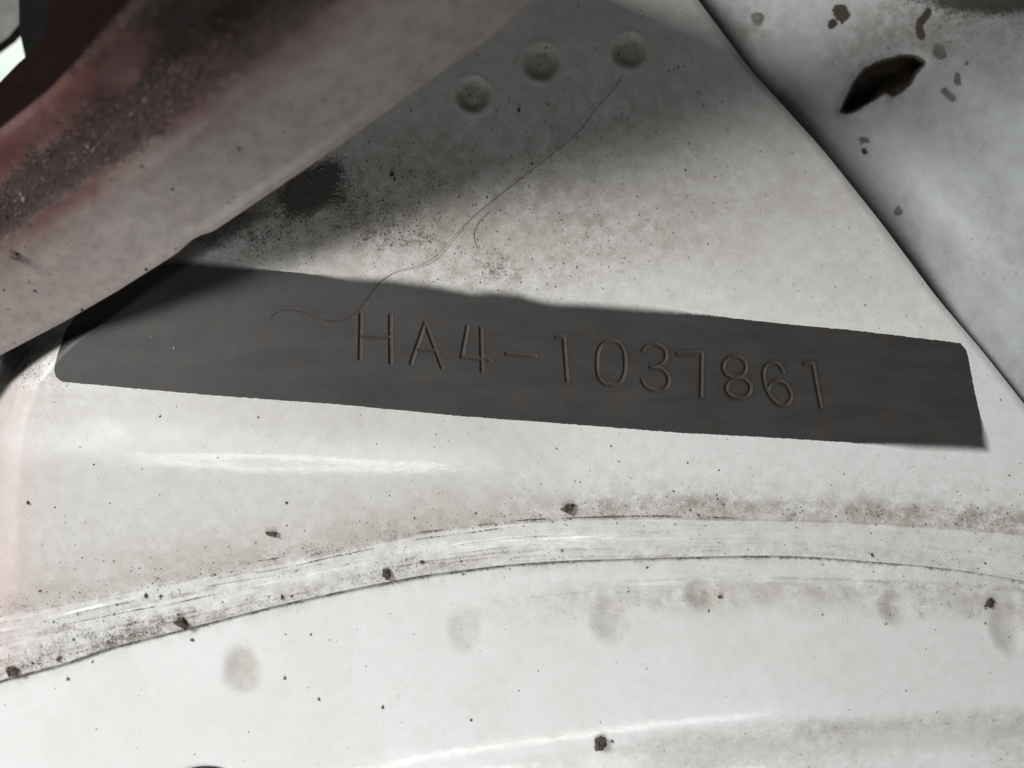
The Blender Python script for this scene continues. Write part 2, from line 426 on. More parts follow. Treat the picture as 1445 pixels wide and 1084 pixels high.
def film_sill(x, y):
    n1 = fbm(x, y, 40, 125, 4); n2 = fbm(x, y, 150, 128, 3)
    f = 0.08 * sstep(0.45, 0.65, n2)
    for k, (cx, cy, rx, ry) in enumerate(DIMPLES_LOW):
        dx = x - cx; dy = y - cy
        q = np.hypot(dx / rx, dy / ry) + 0.35 * (n1 - 0.5)
        f = f + (0.60, 0.28, 0.36, 0.46, 0.36, 0.34)[k] * (1 - sstep(0.45, 1.10, q))
    f = f + 0.45 * np.exp(-((y - MLINE(x) - 20) / 20) ** 2) * sstep(700, 950, x) * sstep(0.35, 0.6, n1)
    f = f + 0.35 * sstep(2, 30, y - RIDGE(x)) * sstep(560, 900, x) * (1 - sstep(45, 75, y - RIDGE(x)))
    return np.clip(f, 0, 1)

def dirt_sill(x, y):
    n1 = fbm(x, y, 90, 60, 4); n2 = fbm(x, y, 26, 66, 3)
    d = y - L(x)
    dust = 0.02 + 0.40 * np.exp(-(d / 14) ** 2) * (0.3 + n2) + 0.12 * sstep(250, 700, x) * n1
    dust = dust + 0.45 * np.exp(-((y - MLINE(x) - 18) / 22) ** 2) * sstep(560, 900, x) * (0.15 + 1.2 * n2)
    strokes = noise(y - MLINE(x), x * 0.04, 4.0, 48)
    dust = dust + 0.45 * np.exp(-((y - MLINE(x)) / 12) ** 2) * sstep(0.55, 0.8, strokes) * sstep(560, 800, x)
    for cx, cy, rx, ry in DIMPLES_LOW:
        q = np.hypot((x - cx) / rx, (y - cy) / ry)
        dust = dust + (0.30 if cx != 657 else 0.15) * (1 - sstep(0.55, 1.15, q)) * (0.5 + 0.9 * n2)
    dust = dust + 0.30 * sstep(0, 25, y - RIDGE(x)) * sstep(560, 900, x) * n1 * 1.4
    dust = dust + 0.25 * blob(x, y, 1220, 1025, 300, 14, -0.05)
    soil = 0.14 * blob(x, y, 1330, 860, 110, 22) * n2 * 2 + 0.12 * blob(x, y, 450, 905, 90, 30) * n2
    soil = soil + 0.28 * np.exp(-((d - 1) / 5) ** 2) * (n2 > 0.45)
    return np.clip(dust, 0, 1), np.clip(soil, 0, 0.9)

# ------------------------------------------------------------------ dark underbody below everything
def plate(name, pts_px, z0, thick, mat):
    """extruded polygon given in photo pixels at height z0 (mm or list), thickness mm"""
    n = len(pts_px)
    zs = np.broadcast_to(np.asarray(z0, float), (n,))
    a = np.array(pts_px, float)
    top = P(a[:, 0], a[:, 1], zs); bot = top.copy(); bot[:, 2] -= thick * 0.001
    me = bpy.data.meshes.new(name)
    fs = [tuple(range(n - 1, -1, -1)), tuple(range(n, 2 * n))] + [(i, (i + 1) % n, n + (i + 1) % n, n + i) for i in range(n)]
    me.from_pydata([tuple(p) for p in np.concatenate([top, bot])], [], fs); me.materials.append(mat)
    import bmesh
    bm = bmesh.new(); bm.from_mesh(me); bmesh.ops.recalc_face_normals(bm, faces=bm.faces)
    bm.to_mesh(me); bm.free()
    o = bpy.data.objects.new(name, me); scene.collection.objects.link(o)
    return o
o = plate('underbody', [(-900, -900), (2300, -900), (2300, 1900), (-900, 1900)], -75, 3, M_DARK)
tag(o, kind='structure')

# ------------------------------------------------------------------ the stamped panel
STRIP = [(95, 462), (90, 473), (81, 500), (76, 522), (79, 532), (88, 539), (186, 548), (299, 558), (480, 571), (646, 587), (766, 596), (960, 611),
         (1094, 618), (1215, 626), (1310, 632), (1394, 636), (1391, 618), (1376, 555), (1366, 501), (1362, 491), (1355, 484), (1296, 477), (1195, 465),
         (1094, 456), (960, 440), (829, 429), (790, 428), (766, 425), (748, 420), (732, 415), (696, 411), (666, 413), (640, 408), (613, 403),
         (546, 395), (480, 391), (430, 386), (350, 378), (250, 366), (160, 372)]

def bilinear_patch(nu, nv, y_top, x_left, x_right, y_bot):
    u = np.linspace(0, 1, nu)[None, :]; k = int(nv * 0.55); v = np.concatenate([np.linspace(0, 0.80, k, endpoint=False), np.linspace(0.80, 1, nv - k)])[:, None]
    x = np.broadcast_to(x_left + u * 1500, (nv, nu)).copy(); y = np.broadcast_to(y_top + v * 1000, (nv, nu)).copy()
    for _ in range(25):
        x = x_left + u * (x_right(y) - x_left)
        y = y_top + v * (y_bot(x) - y_top)
    return x, y

NU, NV = 700, 540
gx, gy = bilinear_patch(NU, NV, -220.0, -240.0, XR, L)
gz = z_main(gx, gy)
verts = P(gx, gy, gz).reshape(-1, 3)
q = quads_of(NV, NU)
fx = gx.ravel()[q].mean(1); fy = gy.ravel()[q].mean(1)
dust, soil = dirt_main(gx.ravel(), gy.ravel()); film = film_main(gx.ravel(), gy.ravel())
pink_bounce = (0.24 * (1 - sstep(5, 95, gx)) * sstep(500, 560, gy) * (0.5 + fbm(gx, gy, 60, 140, 3))).ravel()  # reflected red light painted along the panel's left margin
sd = np.full(len(fx), -99.0)
near = (fy > 330) & (fy < 660)
sd[near] = sdf(fx[near], fy[near], STRIP)
keep = (sd < 9) & (fx > XL(fy) - 140)
weld = np.full(len(fx), -1)
for k, (cx, cy, rx, ry) in enumerate(DIMPLES_TOP):
    weld[np.hypot((fx - cx) / rx, (fy - cy) / ry) < 1.35] = k
flange_f = (fy - U(fx)) > -1.0
# skirts: the cut sheet edge along the right side and along the bottom
def skirt(px, py, z, t, dust, soil):
    top = P(px, py, z); bot = top.copy(); bot[:, 2] -= t * 0.001
    n = len(px)
    i = np.arange(n - 1)
    return np.concatenate([top, bot]), np.stack([i, i + n, i + n + 1, i + 1], -1), {'dust': np.full(2 * n, dust), 'soil': np.full(2 * n, soil), 'film': np.full(2 * n, 0.3), 'pink': np.zeros(2 * n)}
def with_skirt(name, v, quads, mat, parent, attrs, skirts):
    vs_, qs_, at = [v], [quads], {k: [np.asarray(a)] for k, a in attrs.items()}
    off = len(v)
    for sv, sq, sa in skirts:
        vs_.append(sv); qs_.append(sq + off); off += len(sv)
        for k in at: at[k].append(sa[k])
    return mesh_np(name, np.concatenate(vs_), np.concatenate(qs_), mat, parent, {k: np.concatenate(a) for k, a in at.items()})

panel = with_skirt('chassis_panel', verts, q[keep & (weld < 0) & ~flange_f], M_PAINT, None, {'dust': dust, 'soil': soil, 'film': film, 'pink': pink_bounce},
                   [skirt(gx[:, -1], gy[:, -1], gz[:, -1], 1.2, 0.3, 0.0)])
tag(panel, 'dusty white painted steel panel carrying the dark stamped number strip', 'panel')
flange = with_skirt('seam_flange', verts, q[flange_f], M_PAINT, panel, {'dust': dust, 'soil': soil, 'film': film, 'pink': pink_bounce},
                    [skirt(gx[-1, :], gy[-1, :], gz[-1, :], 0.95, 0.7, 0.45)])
flange['label'] = 'curved folded seam with brushed sealer strokes and gathered dirt'
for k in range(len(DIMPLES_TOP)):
    mesh_np('spot_weld', verts, q[weld == k], M_PAINT, panel, {'dust': dust, 'soil': soil, 'film': film, 'pink': pink_bounce})

# ---- the dark strip and its stamped characters
def z5(x, y): return (480 + x / 3.0104, 340 + y / 3.0104)
def z6(x, y): return (960 + x / 2.9794, 340 + y / 2.9794)
def ell(cx, cy, rx, ry, a0=0, a1=360, n=28, p=2.0, f=z5):
    r = []
    for i in range(n + 1):
        t = math.radians(a0 + (a1 - a0) * i / n); c, s = math.cos(t), math.sin(t)
        r.append(f(cx + rx * math.copysign(abs(c) ** (2 / p), c), cy + ry * math.copysign(abs(s) ** (2 / p), s)))
    return r
def spline(pts, n=8):
    a = np.array(pts, float); a = np.vstack([2 * a[0] - a[1], a, 2 * a[-1] - a[-2]]); r = []
    for i in range(1, len(a) - 2):
        for t in np.linspace(0, 1, n, endpoint=False):
            p0, p1, p2, p3 = a[i - 1:i + 3]
            r.append(tuple(0.5 * (2 * p1 + (p2 - p0) * t + (2 * p0 - 5 * p1 + 4 * p2 - p3) * t * t + (3 * p1 - p0 - 3 * p2 + p3) * t ** 3)))
    r.append(tuple(a[-2])); return r
CH = [
 ('letter', [[z5(87, 312), z5(83, 500)], [z5(212, 317), z5(214, 518)], [z5(87, 408), z5(212, 408)]]),
 ('letter', [[z5(360, 346), z5(300, 520)], [z5(360, 346), z5(432, 538)], [z5(322, 460), z5(404, 465)]]),
 ('digit', [[z5(540, 362), z5(515, 494)], [z5(515, 494), z5(636, 505)], [z5(597, 370), z5(602, 552)]]),
 ('hyphen', [[z5(706, 479), z5(827, 490)]]),
 ('digit', [[z5(917, 409), z5(949, 407)], [z5(949, 407), z5(963, 594)]]),
 ('digit', [ell(1150, 519, 60, 92, p=2.6)]),
 ('digit', [spline([z5(1284, 466), z5(1305, 446), z5(1340, 440), z5(1378, 462), z5(1380, 505), z5(1345, 532), z5(1318, 537)]),
            spline([z5(1318, 537), z5(1365, 545), z5(1393, 578), z5(1386, 620), z5(1345, 635), z5(1302, 622), z5(1281, 590)])]),
 ('digit', [[z6(-14, 474), z6(90, 470)], [z6(90, 470), z6(87, 652)]]),
 ('digit', [ell(228, 530, 48, 44, f=z6), ell(244, 619, 51, 42, f=z6)]),
 ('digit', [spline([z6(432, 548), z6(412, 520), z6(378, 514), z6(352, 540), z6(352, 590), z6(370, 640), z6(402, 680), z6(440, 690), z6(466, 655),
                    z6(450, 610), z6(415, 590), z6(382, 600), z6(366, 625)])]),
 ('digit', [[z6(522, 516), z6(556, 514)], [z6(556, 514), z6(590, 698)]]),
]
def dist_char(x, y, strokes):
    d = np.full(np.shape(x), 1e9)
    for s in strokes: d = np.minimum(d, seg_dist(x, y, s))
    return d
BOX = []
for kind, st in CH:
    a = np.array([p for s in st for p in s])
    BOX.append((math.floor(a[:, 0].min() - 8), math.ceil(a[:, 0].max() + 8), math.floor(a[:, 1].min() - 8), math.ceil(a[:, 1].max() + 8)))
for i in range(len(BOX) - 1):          # keep neighbouring boxes from overlapping
    if BOX[i][1] > BOX[i + 1][0]:
        m = (BOX[i][1] + BOX[i + 1][0]) // 2
        BOX[i] = (BOX[i][0], m, *BOX[i][2:]); BOX[i + 1] = (m, *BOX[i + 1][1:])

LIFT = 0.025
def strip_attrs(x, y):
    s = sdf(x, y, STRIP)
    soft = sstep(400, 520, x) * (1 - sstep(900, 1050, x)) * (y < 480) + sstep(1180, 1300, x) * sstep(578, 622, y) + (y < 470) * (1 - sstep(300, 420, x)) * (x > 120)
    wig = 3.2 * (fbm(x, y, 60, 80, 3) - 0.5) * (soft > 0.3) + 0.9 * (noise(x, y, 4, 85) - 0.5)
    e = 0.5 + (s + wig) / (2 * (1.9 + 7.0 * np.clip(soft, 0, 1)))
    return s, np.clip(e, -0.2, 1.4), np.clip(soft, 0, 1)
def strip_height(x, y):
    return z_main(x, y) + LIFT
def groove(x, y, d):
    # a narrow V punched into the sheet with a faint raised lip
    return -0.36 * np.clip(1 - d / 3.1, 0, 1) ** 1.2 + 0.012 * np.exp(-((d - 4.6) / 1.0) ** 2)

xs = np.arange(60, 1412, 1.0); ys = np.arange(345, 652, 1.0)
sx, sy = np.meshgrid(xs, ys)
s_, e_, so_ = strip_attrs(sx, sy)
sv = P(sx, sy, strip_height(sx, sy)).reshape(-1, 3)
sq = quads_of(len(ys), len(xs))
cx = sx.ravel()[sq].mean(1); cy = sy.ravel()[sq].mean(1)
cs = s_.ravel()[sq].mean(1)
kf = cs > -(3.0 + 6.0 * so_.ravel()[sq].mean(1))
for b in BOX: kf &= ~((cx > b[0]) & (cx < b[1]) & (cy > b[2]) & (cy < b[3]))
d0, so0 = dirt_main(sx.ravel(), sy.ravel())
allv = [sv]; allq = [sq[kf]]; off = len(sv)
att = {'film': [film_main(sx.ravel(), sy.ravel())], 'dust': [d0], 'soil': [so0], 'edge': [e_.ravel()], 'soft': [so_.ravel()], 'rust': [np.zeros(len(sv))], 'halo': [np.zeros(len(sv))]}
chars = []
STEP = 0.4
for (kind, st), b in zip(CH, BOX):
    nx = int(round((b[1] - b[0]) / STEP)) + 1; ny = int(round((b[3] - b[2]) / STEP)) + 1
    hx, hy = np.meshgrid(np.linspace(b[0], b[1], nx), np.linspace(b[2], b[3], ny))
    d = dist_char(hx, hy, st)
    fade = np.minimum.reduce([hx - b[0], b[1] - hx, hy - b[2], b[3] - hy])
    hz = strip_height(hx, hy) + groove(hx, hy, d + 0.5 * (noise(hx, hy, 4, 90) - 0.5)) * sstep(0, 3, fade)
    hv = P(hx, hy, hz).reshape(-1, 3); hq = quads_of(ny, nx)
    fd = d.ravel()[hq].mean(1)
    n = len(hv)
    side = sstep(850, 1000, hx)     # the later digits are cut deeper and are dirtier around
    a = {'film': np.zeros(n), 'dust': np.zeros(n), 'soil': np.zeros(n), 'edge': np.full(n, 1.4), 'soft': np.zeros(n),
         'rust': np.clip(1.25 - d.ravel() / 1.9, 0, 1), 'halo': (np.exp(-((d - 3.6) / 2.6) ** 2) * (0.40 + 0.6 * side) * sstep(0, 4, fade)).ravel()}
    inn = fd < 4.4
    chars.append((kind, hv, hq[inn], a))
    allv.append(hv); allq.append(hq[~inn] + off); off += n
    for k in att: att[k].append(a[k])
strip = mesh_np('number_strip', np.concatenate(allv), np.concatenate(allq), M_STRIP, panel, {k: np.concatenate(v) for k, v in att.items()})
strip['label'] = 'dark grey unpainted strip stamped HA4-1037861'
for kind, hv, hq, a in chars:
    mesh_np('stamped_' + kind, hv, hq, M_STRIP, strip, a)

# ------------------------------------------------------------------ lower sill panel
nx, ny = 640, 230
lx = np.linspace(-260, 1590, nx)
tt = np.linspace(0, 1, ny)[:, None]
bx = np.broadcast_to(lx[None, :], (ny, nx)); by = L(lx)[None, :] - 40 + tt * (1260 - L(lx)[None, :] + 40)
bz = z_sill(bx, by)
bv = P(bx, by, bz).reshape(-1, 3); bq = quads_of(ny, nx)
bfx = bx.ravel()[bq].mean(1); bfy = by.ravel()[bq].mean(1)
bd, bs = dirt_sill(bx.ravel(), by.ravel()); bfilm = film_sill(bx.ravel(), by.ravel())
bw = np.full(len(bfx), -1)
for k, (cx_, cy_, rx, ry) in enumerate(DIMPLES_LOW):
    bw[np.hypot((bfx - cx_) / (rx + 3), (bfy - cy_) / (ry + 3)) < 1.3] = k
sill = mesh_np('sill_panel', bv, bq[bw < 0], M_PAINT, None, {'dust': bd, 'soil': bs, 'film': bfilm})
tag(sill, 'bright white sill panel with spot weld dents below the curved seam', 'panel')
for k in range(len(DIMPLES_LOW)):
    mesh_np('spot_weld', bv, bq[bw == k], M_PAINT, sill, {'dust': bd, 'soil': bs, 'film': bfilm})

# ------------------------------------------------------------------ rear panel with the torn hole
def z3(x, y): return (960 + x / 2.9794, y / 2.9794)
HOLE = [z3(*p) for p in [(678, 468), (690, 440), (712, 395), (740, 340), (780, 292), (815, 275), (850, 260), (930, 238), (985, 240), (1022, 266), (990, 305), (962, 352),
                         (925, 385), (895, 402), (862, 384), (800, 425), (740, 462), (700, 475)]]
def z_rear(x, y):
    z = -14 + 0.010 * (x - 1200) + 0.030 * softplus(y - 150, 45.0)
    e = x - XR(y)
    z = z - 2.0 * np.exp(-((e - 70) / 55) ** 2) * sstep(120, 260, y) * (1 - sstep(300, 420, y))
    z = z + 1.4 * blob(x, y, 1190, 70, 90, 60) - 1.2 * blob(x, y, 1060, 45, 50, 50)
    z = z + 1.6 * (fbm(x, y, 150, 70, 3) - 0.5)
    z = z - 0.8 * np.exp(-(seg_dist(x, y, HOLE + [HOLE[0]]) / 9) ** 2)
    return np.minimum(z, -2.5)
rx_ = np.arange(860, 1760, 2.5); ry_ = np.arange(-320, 900, 2.5)
rx, ry = np.meshgrid(rx_, ry_)
rz = z_rear(rx, ry)
rv = P(rx, ry, rz).reshape(-1, 3); rq = quads_of(len(ry_), len(rx_))
rfx = rx.ravel()[rq].mean(1); rfy = ry.ravel()[rq].mean(1)
hole = inside(rfx, rfy, HOLE)
keep = ~hole & (rfx > XR(rfy) - 150)
rn = fbm(rx.ravel(), ry.ravel(), 60, 75, 4)
RSPOTS = [([(680, 62)], 46, 36), ([(640, 100)], 22, 24), ([(1040, 55), (1005, 100), (1012, 150)], 16, 16), ([(1092, 215)], 26, 26), ([(1166, 335)], 15, 30),
          ([(1110, 385), (1140, 410)], 14, 14), ([(770, 590)], 20, 18), ([(775, 638)], 16, 14), ([(915, 890)], 20, 24), ([(325, 80)], 24, 22), ([(1200, 268 + 0)], 10, 10)]
rd = 0.22 + 0.5 * (rn - 0.35)
rd = rd + 0.5 * blob(rx, ry, 1350, 20, 120, 60).ravel() + 0.5 * blob(rx, ry, 1050, 45, 40, 30).ravel() + 0.35 * blob(rx, ry, 1240, 60, 90, 50).ravel()
rsoil = 0.75 * blob(rx, ry, 1400, -10, 110, 30).ravel()
rim = np.exp(-(np.abs(sdf(rx.ravel(), ry.ravel(), HOLE)) / 4) ** 2) * 0.5
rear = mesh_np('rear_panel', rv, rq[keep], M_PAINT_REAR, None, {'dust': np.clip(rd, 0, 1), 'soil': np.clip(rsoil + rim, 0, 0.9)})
tag(rear, 'greyish white rear panel with a ragged torn hole, beyond the sloping edge', 'panel')
# ragged sheet edge turned down inside the hole
hp = []
for a_, b_ in zip(HOLE, HOLE[1:] + HOLE[:1]):
    for t in np.linspace(0, 1, 6, endpoint=False): hp.append((a_[0] + (b_[0] - a_[0]) * t, a_[1] + (b_[1] - a_[1]) * t))
hp = np.array(hp); cen = hp.mean(0)
rings = []
for k, (sc_, dz) in enumerate(((1.06, 0.15), (1.0, 0.0), (0.97, -0.8), (0.98, -3.0))):
    p = cen + (hp - cen) * sc_ + (rng.random(hp.shape) - 0.5) * (1.5 if k in (1, 2) else 0)
    rings.append(P(p[:, 0], p[:, 1], z_rear(p[:, 0], p[:, 1]) + dz))
n = len(hp); rv2 = np.concatenate(rings); qs = []
for k in range(3):
    for i in range(n): qs.append((k * n + i, k * n + (i + 1) % n, (k + 1) * n + (i + 1) % n, (k + 1) * n + i))
o = mesh_np('hole_rim', rv2, np.array(qs), M_RUSTY, rear)
hb = plate('inner_layer', [(1170, 60), (1330, 60), (1330, 190), (1170, 190)], -18.5, 1, M_RUSTY); hb.parent = rear
M_STAIN = simple('grey_brown_stain', (0.13, 0.12, 0.105), (0.26, 0.25, 0.235), 0.9, 700)
# flaked spots where the bare brown metal shows
for pts, ax, ay in RSPOTS:
    pts = [z3(*p) for p in pts]
    xs_ = np.arange(min(p[0] for p in pts) - 24, max(p[0] for p in pts) + 24, 1.2); ys_ = np.arange(min(p[1] for p in pts) - 24, max(p[1] for p in pts) + 24, 1.2)
    ax_, ay_ = np.meshgrid(xs_, ys_)
    if len(pts) == 1: d = np.hypot((ax_ - pts[0][0]) / (ax / 2.98), (ay_ - pts[0][1]) / (ay / 2.98))
    else: d = seg_dist(ax_, ay_, pts) / (ax / 2.98)
    d = d + 1.5 * (fbm(ax_, ay_, 10, 95, 4) - 0.5)
    zz = z_rear(ax_, ay_) + 0.12
    v_ = P(ax_, ay_, zz).reshape(-1, 3); q_ = quads_of(len(ys_), len(xs_)); dm = d.ravel()[q_].mean(1)
    if (dm < 1).any(): mesh_np('rust_spot', v_, q_[dm < 1], M_RUSTY if ax in (46, 22, 16) else M_STAIN, rear)

# ------------------------------------------------------------------ diagonal brace crossing above
LOW = smoothed([(-300, 697), (-200, 630), (0, 502), (90, 455), (166, 411), (250, 358), (262, 347), (272, 338), (284, 332), (299, 328), (319, 315), (400, 260), (480, 205), (610, 111),
                (679, 63), (719, 30), (752, 0), (900, -125), (1150, -330)], 3)
lowx = np.concatenate([np.linspace(-250, 1480, 500)])
lowp = np.stack([lowx, LOW(lowx)], -1)
upx = np.interp(lowx, [-250, 0, 250, 480, 752, 1100, 1700], [-330, -90, 40, 120, 215, 420, 800])
UPP = poly([(-400, 482), (-200, 333), (0, 181), (66, 130), (116, 80), (160, 30), (190, 0), (300, -112), (450, -270)])
upp = np.stack([upx, UPP(upx)], -1)
prof_v = np.array([0, .012, .03, .07, .42, .52, .62, .72, .82, .90, .96, 1.0])
prof_z = np.array([-1.0, -.35, .15, 1.0, 12.5, 14.5, 13.8, 13.2, 14.0, 16.2, 17.0, 16.0])
vv = np.concatenate([np.linspace(0, .08, 12, endpoint=False), np.linspace(.08, 1, 110)])
vx = lowp[None, :, 0] + vv[:, None] * (upp - lowp)[None, :, 0]
vy = lowp[None, :, 1] + vv[:, None] * (upp - lowp)[None, :, 1]
pz = np.interp(vv, prof_v, prof_z)
pz = np.convolve(np.pad(pz, 3, mode='edge'), np.ones(5) / 5, 'same')[3:-3]
width = np.hypot(*(upp - lowp).T) / 420.0
zl = np.interp(lowx, [-250, 0, 100, 300, 600, 1000, 1700], [-4.0, 1.6, 4.8, 12.5, 22.0, 30, 36])
vz = zl[None, :] + pz[:, None] * width[None, :] + 0.5 * (fbm(vx, vy, 120, 30, 3) - 0.5)
tro = np.exp(-((vv[:, None] - 0.70) / 0.17) ** 2) * np.ones_like(vx)
vz = vz + 0.55 * tro * (fbm(vx, vy, 16, 33, 3) - 0.4)
bn = fbm(vx, vy, 60, 36, 4)
bsoil = 0.78 * np.exp(-((vv[:, None] - 0.66 - 0.06 * (bn - .5)) / 0.13) ** 2) * (0.55 + 0.8 * bn) + (0.14 * sstep(.55, .8, vv) + 0.25 * sstep(.88, 1.0, vv))[:, None] * bn
bsoil = bsoil * (0.55 + 0.9 * fbm(vx, vy, 130, 38, 2)) + 0.30 * sstep(.45, .6, vv)[:, None] * sstep(120, -20, vy) * (0.5 + bn)
bsoil = bsoil * (1 - 0.35 * blob(vx, vy, 10, 430, 90, 70)) + 0.03
bpink = sstep(0.26, 0.58, vv[:, None] + 0.10 * (bn - 0.5)) * np.ones_like(vx)
bpv = P(vx, vy, vz).reshape(-1, 3)
brq = quads_of(len(vv), len(lowx))[:, ::-1]
brace = mesh_np('diagonal_brace', bpv, brq, M_BRACE, None, {'across': (vv[:, None] * np.ones_like(vx)), 'soil': np.clip(bsoil, 0, .95), 'pink': bpink})
md = brace.modifiers.new('sheet', 'SOLIDIFY'); md.thickness = 0.0011; md.offset = -1
bv0 = P(upp[:, 0], upp[:, 1], vz[-1] - 0.4); bv0[:, 2] += 0.001 * np.clip((lowx - 730) * 0.05, 0, 6); bv1 = bv0.copy(); bv1[:, 2] = -0.058  # back wall added to stop light passing under and over the brace
ii = np.arange(len(upp) - 1); nn_ = len(upp)
light_block_web = mesh_np('light_block_web', np.concatenate([bv0, bv1]), np.stack([ii, ii + 1, ii + 1 + nn_, ii + nn_], -1), M_MAROON, brace)
mw = light_block_web.modifiers.new('sheet', 'SOLIDIFY'); mw.thickness = 0.001; mw.offset = 0
tag(brace, 'diagonal pressed steel brace, pale face with reddish soil filled trough', 'brace')

# ------------------------------------------------------------------ things beyond the brace in the corner
o = plate('inner_sheet', [(-260, 420), (-10, 190), (120, 90), (230, -20), (330, -140), (200, -220), (90, -110), (60, 60), (25, 90), (0, 116), (-60, 160), (-300, 330)], [-12] * 12, 2, M_MAROON)
tag(o, 'dark red sheet edge in the gap beside the brace', 'sheet')
o = plate('black_bracket', [(24, -140), (250, -140), (160, 30), (70, 110), (36, 84), (33, 70), (27, 42)], [-18] * 7, 6, M_BLACK)
tag(o, 'black bracket beside the small bright daylight gap', 'bracket')
o = plate('bracket_arm', [(-40, -40), (26, -40), (27, 34), (12, 52), (-40, 90)], [-26] * 5, 3, simple('grey_bracket', (0.08, 0.08, 0.08), (0.14, 0.14, 0.13), 0.6))
tag(o, 'grey shadowed arm just above the bright daylight gap', 'bracket')
o = plate('sky', [(-150, -90), (70, -90), (70, 190), (-150, 190)], [-60] * 4, 1, M_SKY)
tag(o, kind='structure')

# ------------------------------------------------------------------ rubber grommet at the lower edge
def lathe(name, prof, cx, cy, zbase, mat, n=64):
    v = []; f = []
    c = P(cx, cy, zbase)
    for r, z in prof:
        for i in range(n):
            a = 2 * math.pi * i / n
            v.append((c[0] + r * 0.001 * math.cos(a), c[1] + r * 0.001 * math.sin(a), c[2] + z * 0.001))
    for k in range(len(prof) - 1):
        for i in range(n): f.append((k * n + i, k * n + (i + 1) % n, (k + 1) * n + (i + 1) % n, (k + 1) * n + i))
    f.append(tuple((len(prof) - 1) * n + i for i in range(n)))
    me = bpy.data.meshes.new(name); me.from_pydata(v, [], f); me.materials.append(mat)
    me.polygons.foreach_set('use_smooth', [True] * len(f))
    o = bpy.data.objects.new(name, me); scene.collection.objects.link(o); return o
gzb = float(z_sill(np.array(298.0), np.array(1170.0)))
g = lathe('rubber_grommet', [(11.6, -1.5), (11.7, 0.6), (11.2, 1.4), (10.2, 1.7), (7.5, 1.6), (6.9, 0.9), (6.0, 0.6)], 298, 1165, gzb, M_RUBBER)
tag(g, 'black rubber grommet set into the white sill panel', 'grommet')

# ------------------------------------------------------------------ hairs
def surf_z(x, y):
    x = np.asarray(x, float); y = np.asarray(y, float)
    return np.where(y < L(x), z_main(x, y) + LIFT, z_sill(x, y))
def tube(name, pts, zs, rad, mat, parent=None, n=6):
    a = P(np.array(pts)[:, 0], np.array(pts)[:, 1], zs)
    v = []; f = []
    for i, p in enumerate(a):
        t = a[min(i + 1, len(a) - 1)] - a[max(i - 1, 0)]; t = t / np.linalg.norm(t)
        s_ = np.cross(t, (0, 0, 1.0)); s_ /= np.linalg.norm(s_); u_ = np.cross(s_, t)
        r = rad * 0.001 * (1.0 if 0 < i < len(a) - 1 else 0.4)
        for k in range(n):
            w = 2 * math.pi * k / n; v.append(tuple(p + r * (math.cos(w) * s_ + math.sin(w) * u_)))
    for i in range(len(a) - 1):
        for k in range(n): f.append((i * n + k, i * n + (k + 1) % n, (i + 1) * n + (k + 1) % n, (i + 1) * n + k))
    f.append(tuple(range(n))[::-1]); f.append(tuple((len(a) - 1) * n + k for k in range(n)))
    me = bpy.data.meshes.new(name); me.from_pydata(v, [], f); me.materials.append(mat)
    me.polygons.foreach_set('use_smooth', [True] * len(f))
    o = bpy.data.objects.new(name, me); scene.collection.objects.link(o)
    if parent: o.parent = parent
    return o
def lay(pts, lift, wob=0.0):
    p = spline(pts, 6); a = np.array(p)
    z = surf_z(a[:, 0], a[:, 1]) + lift + wob * np.sin(np.linspace(0, 3 * math.pi, len(a))) ** 2
    return p, z
H1 = [(380, 450), (386, 443), (396, 438), (410, 437), (426, 440), (448, 448), (466, 452), (482, 450), (500, 440), (512, 427), (523, 413), (534, 400), (546, 391), (557, 384), (570, 380),
      (587, 376), (603, 370), (615, 362), (626, 350), (646, 328), (666, 307), (690, 287), (713, 269), (736, 251), (759, 233), (780, 217), (799, 203), (812, 191), (825, 176), (842, 153),
      (853, 141), (865, 128), (872, 119), (877, 112)]
p, z = lay(H1, 0.10, 0.35)
o = tube('hair', p, z, 0.042, M_HAIR); tag(o, 'long thin brown hair lying across panel and dark strip', 'hair')
p, z = lay([(694, 297), (684, 304), (676, 314), (670, 325), (669, 334), (671, 344), (674, 353)], 0.06, 0.1)
o = tube('hair', p, z, 0.032, M_HAIR); tag(o, 'short curled hair on the dusty panel above the strip', 'hair')

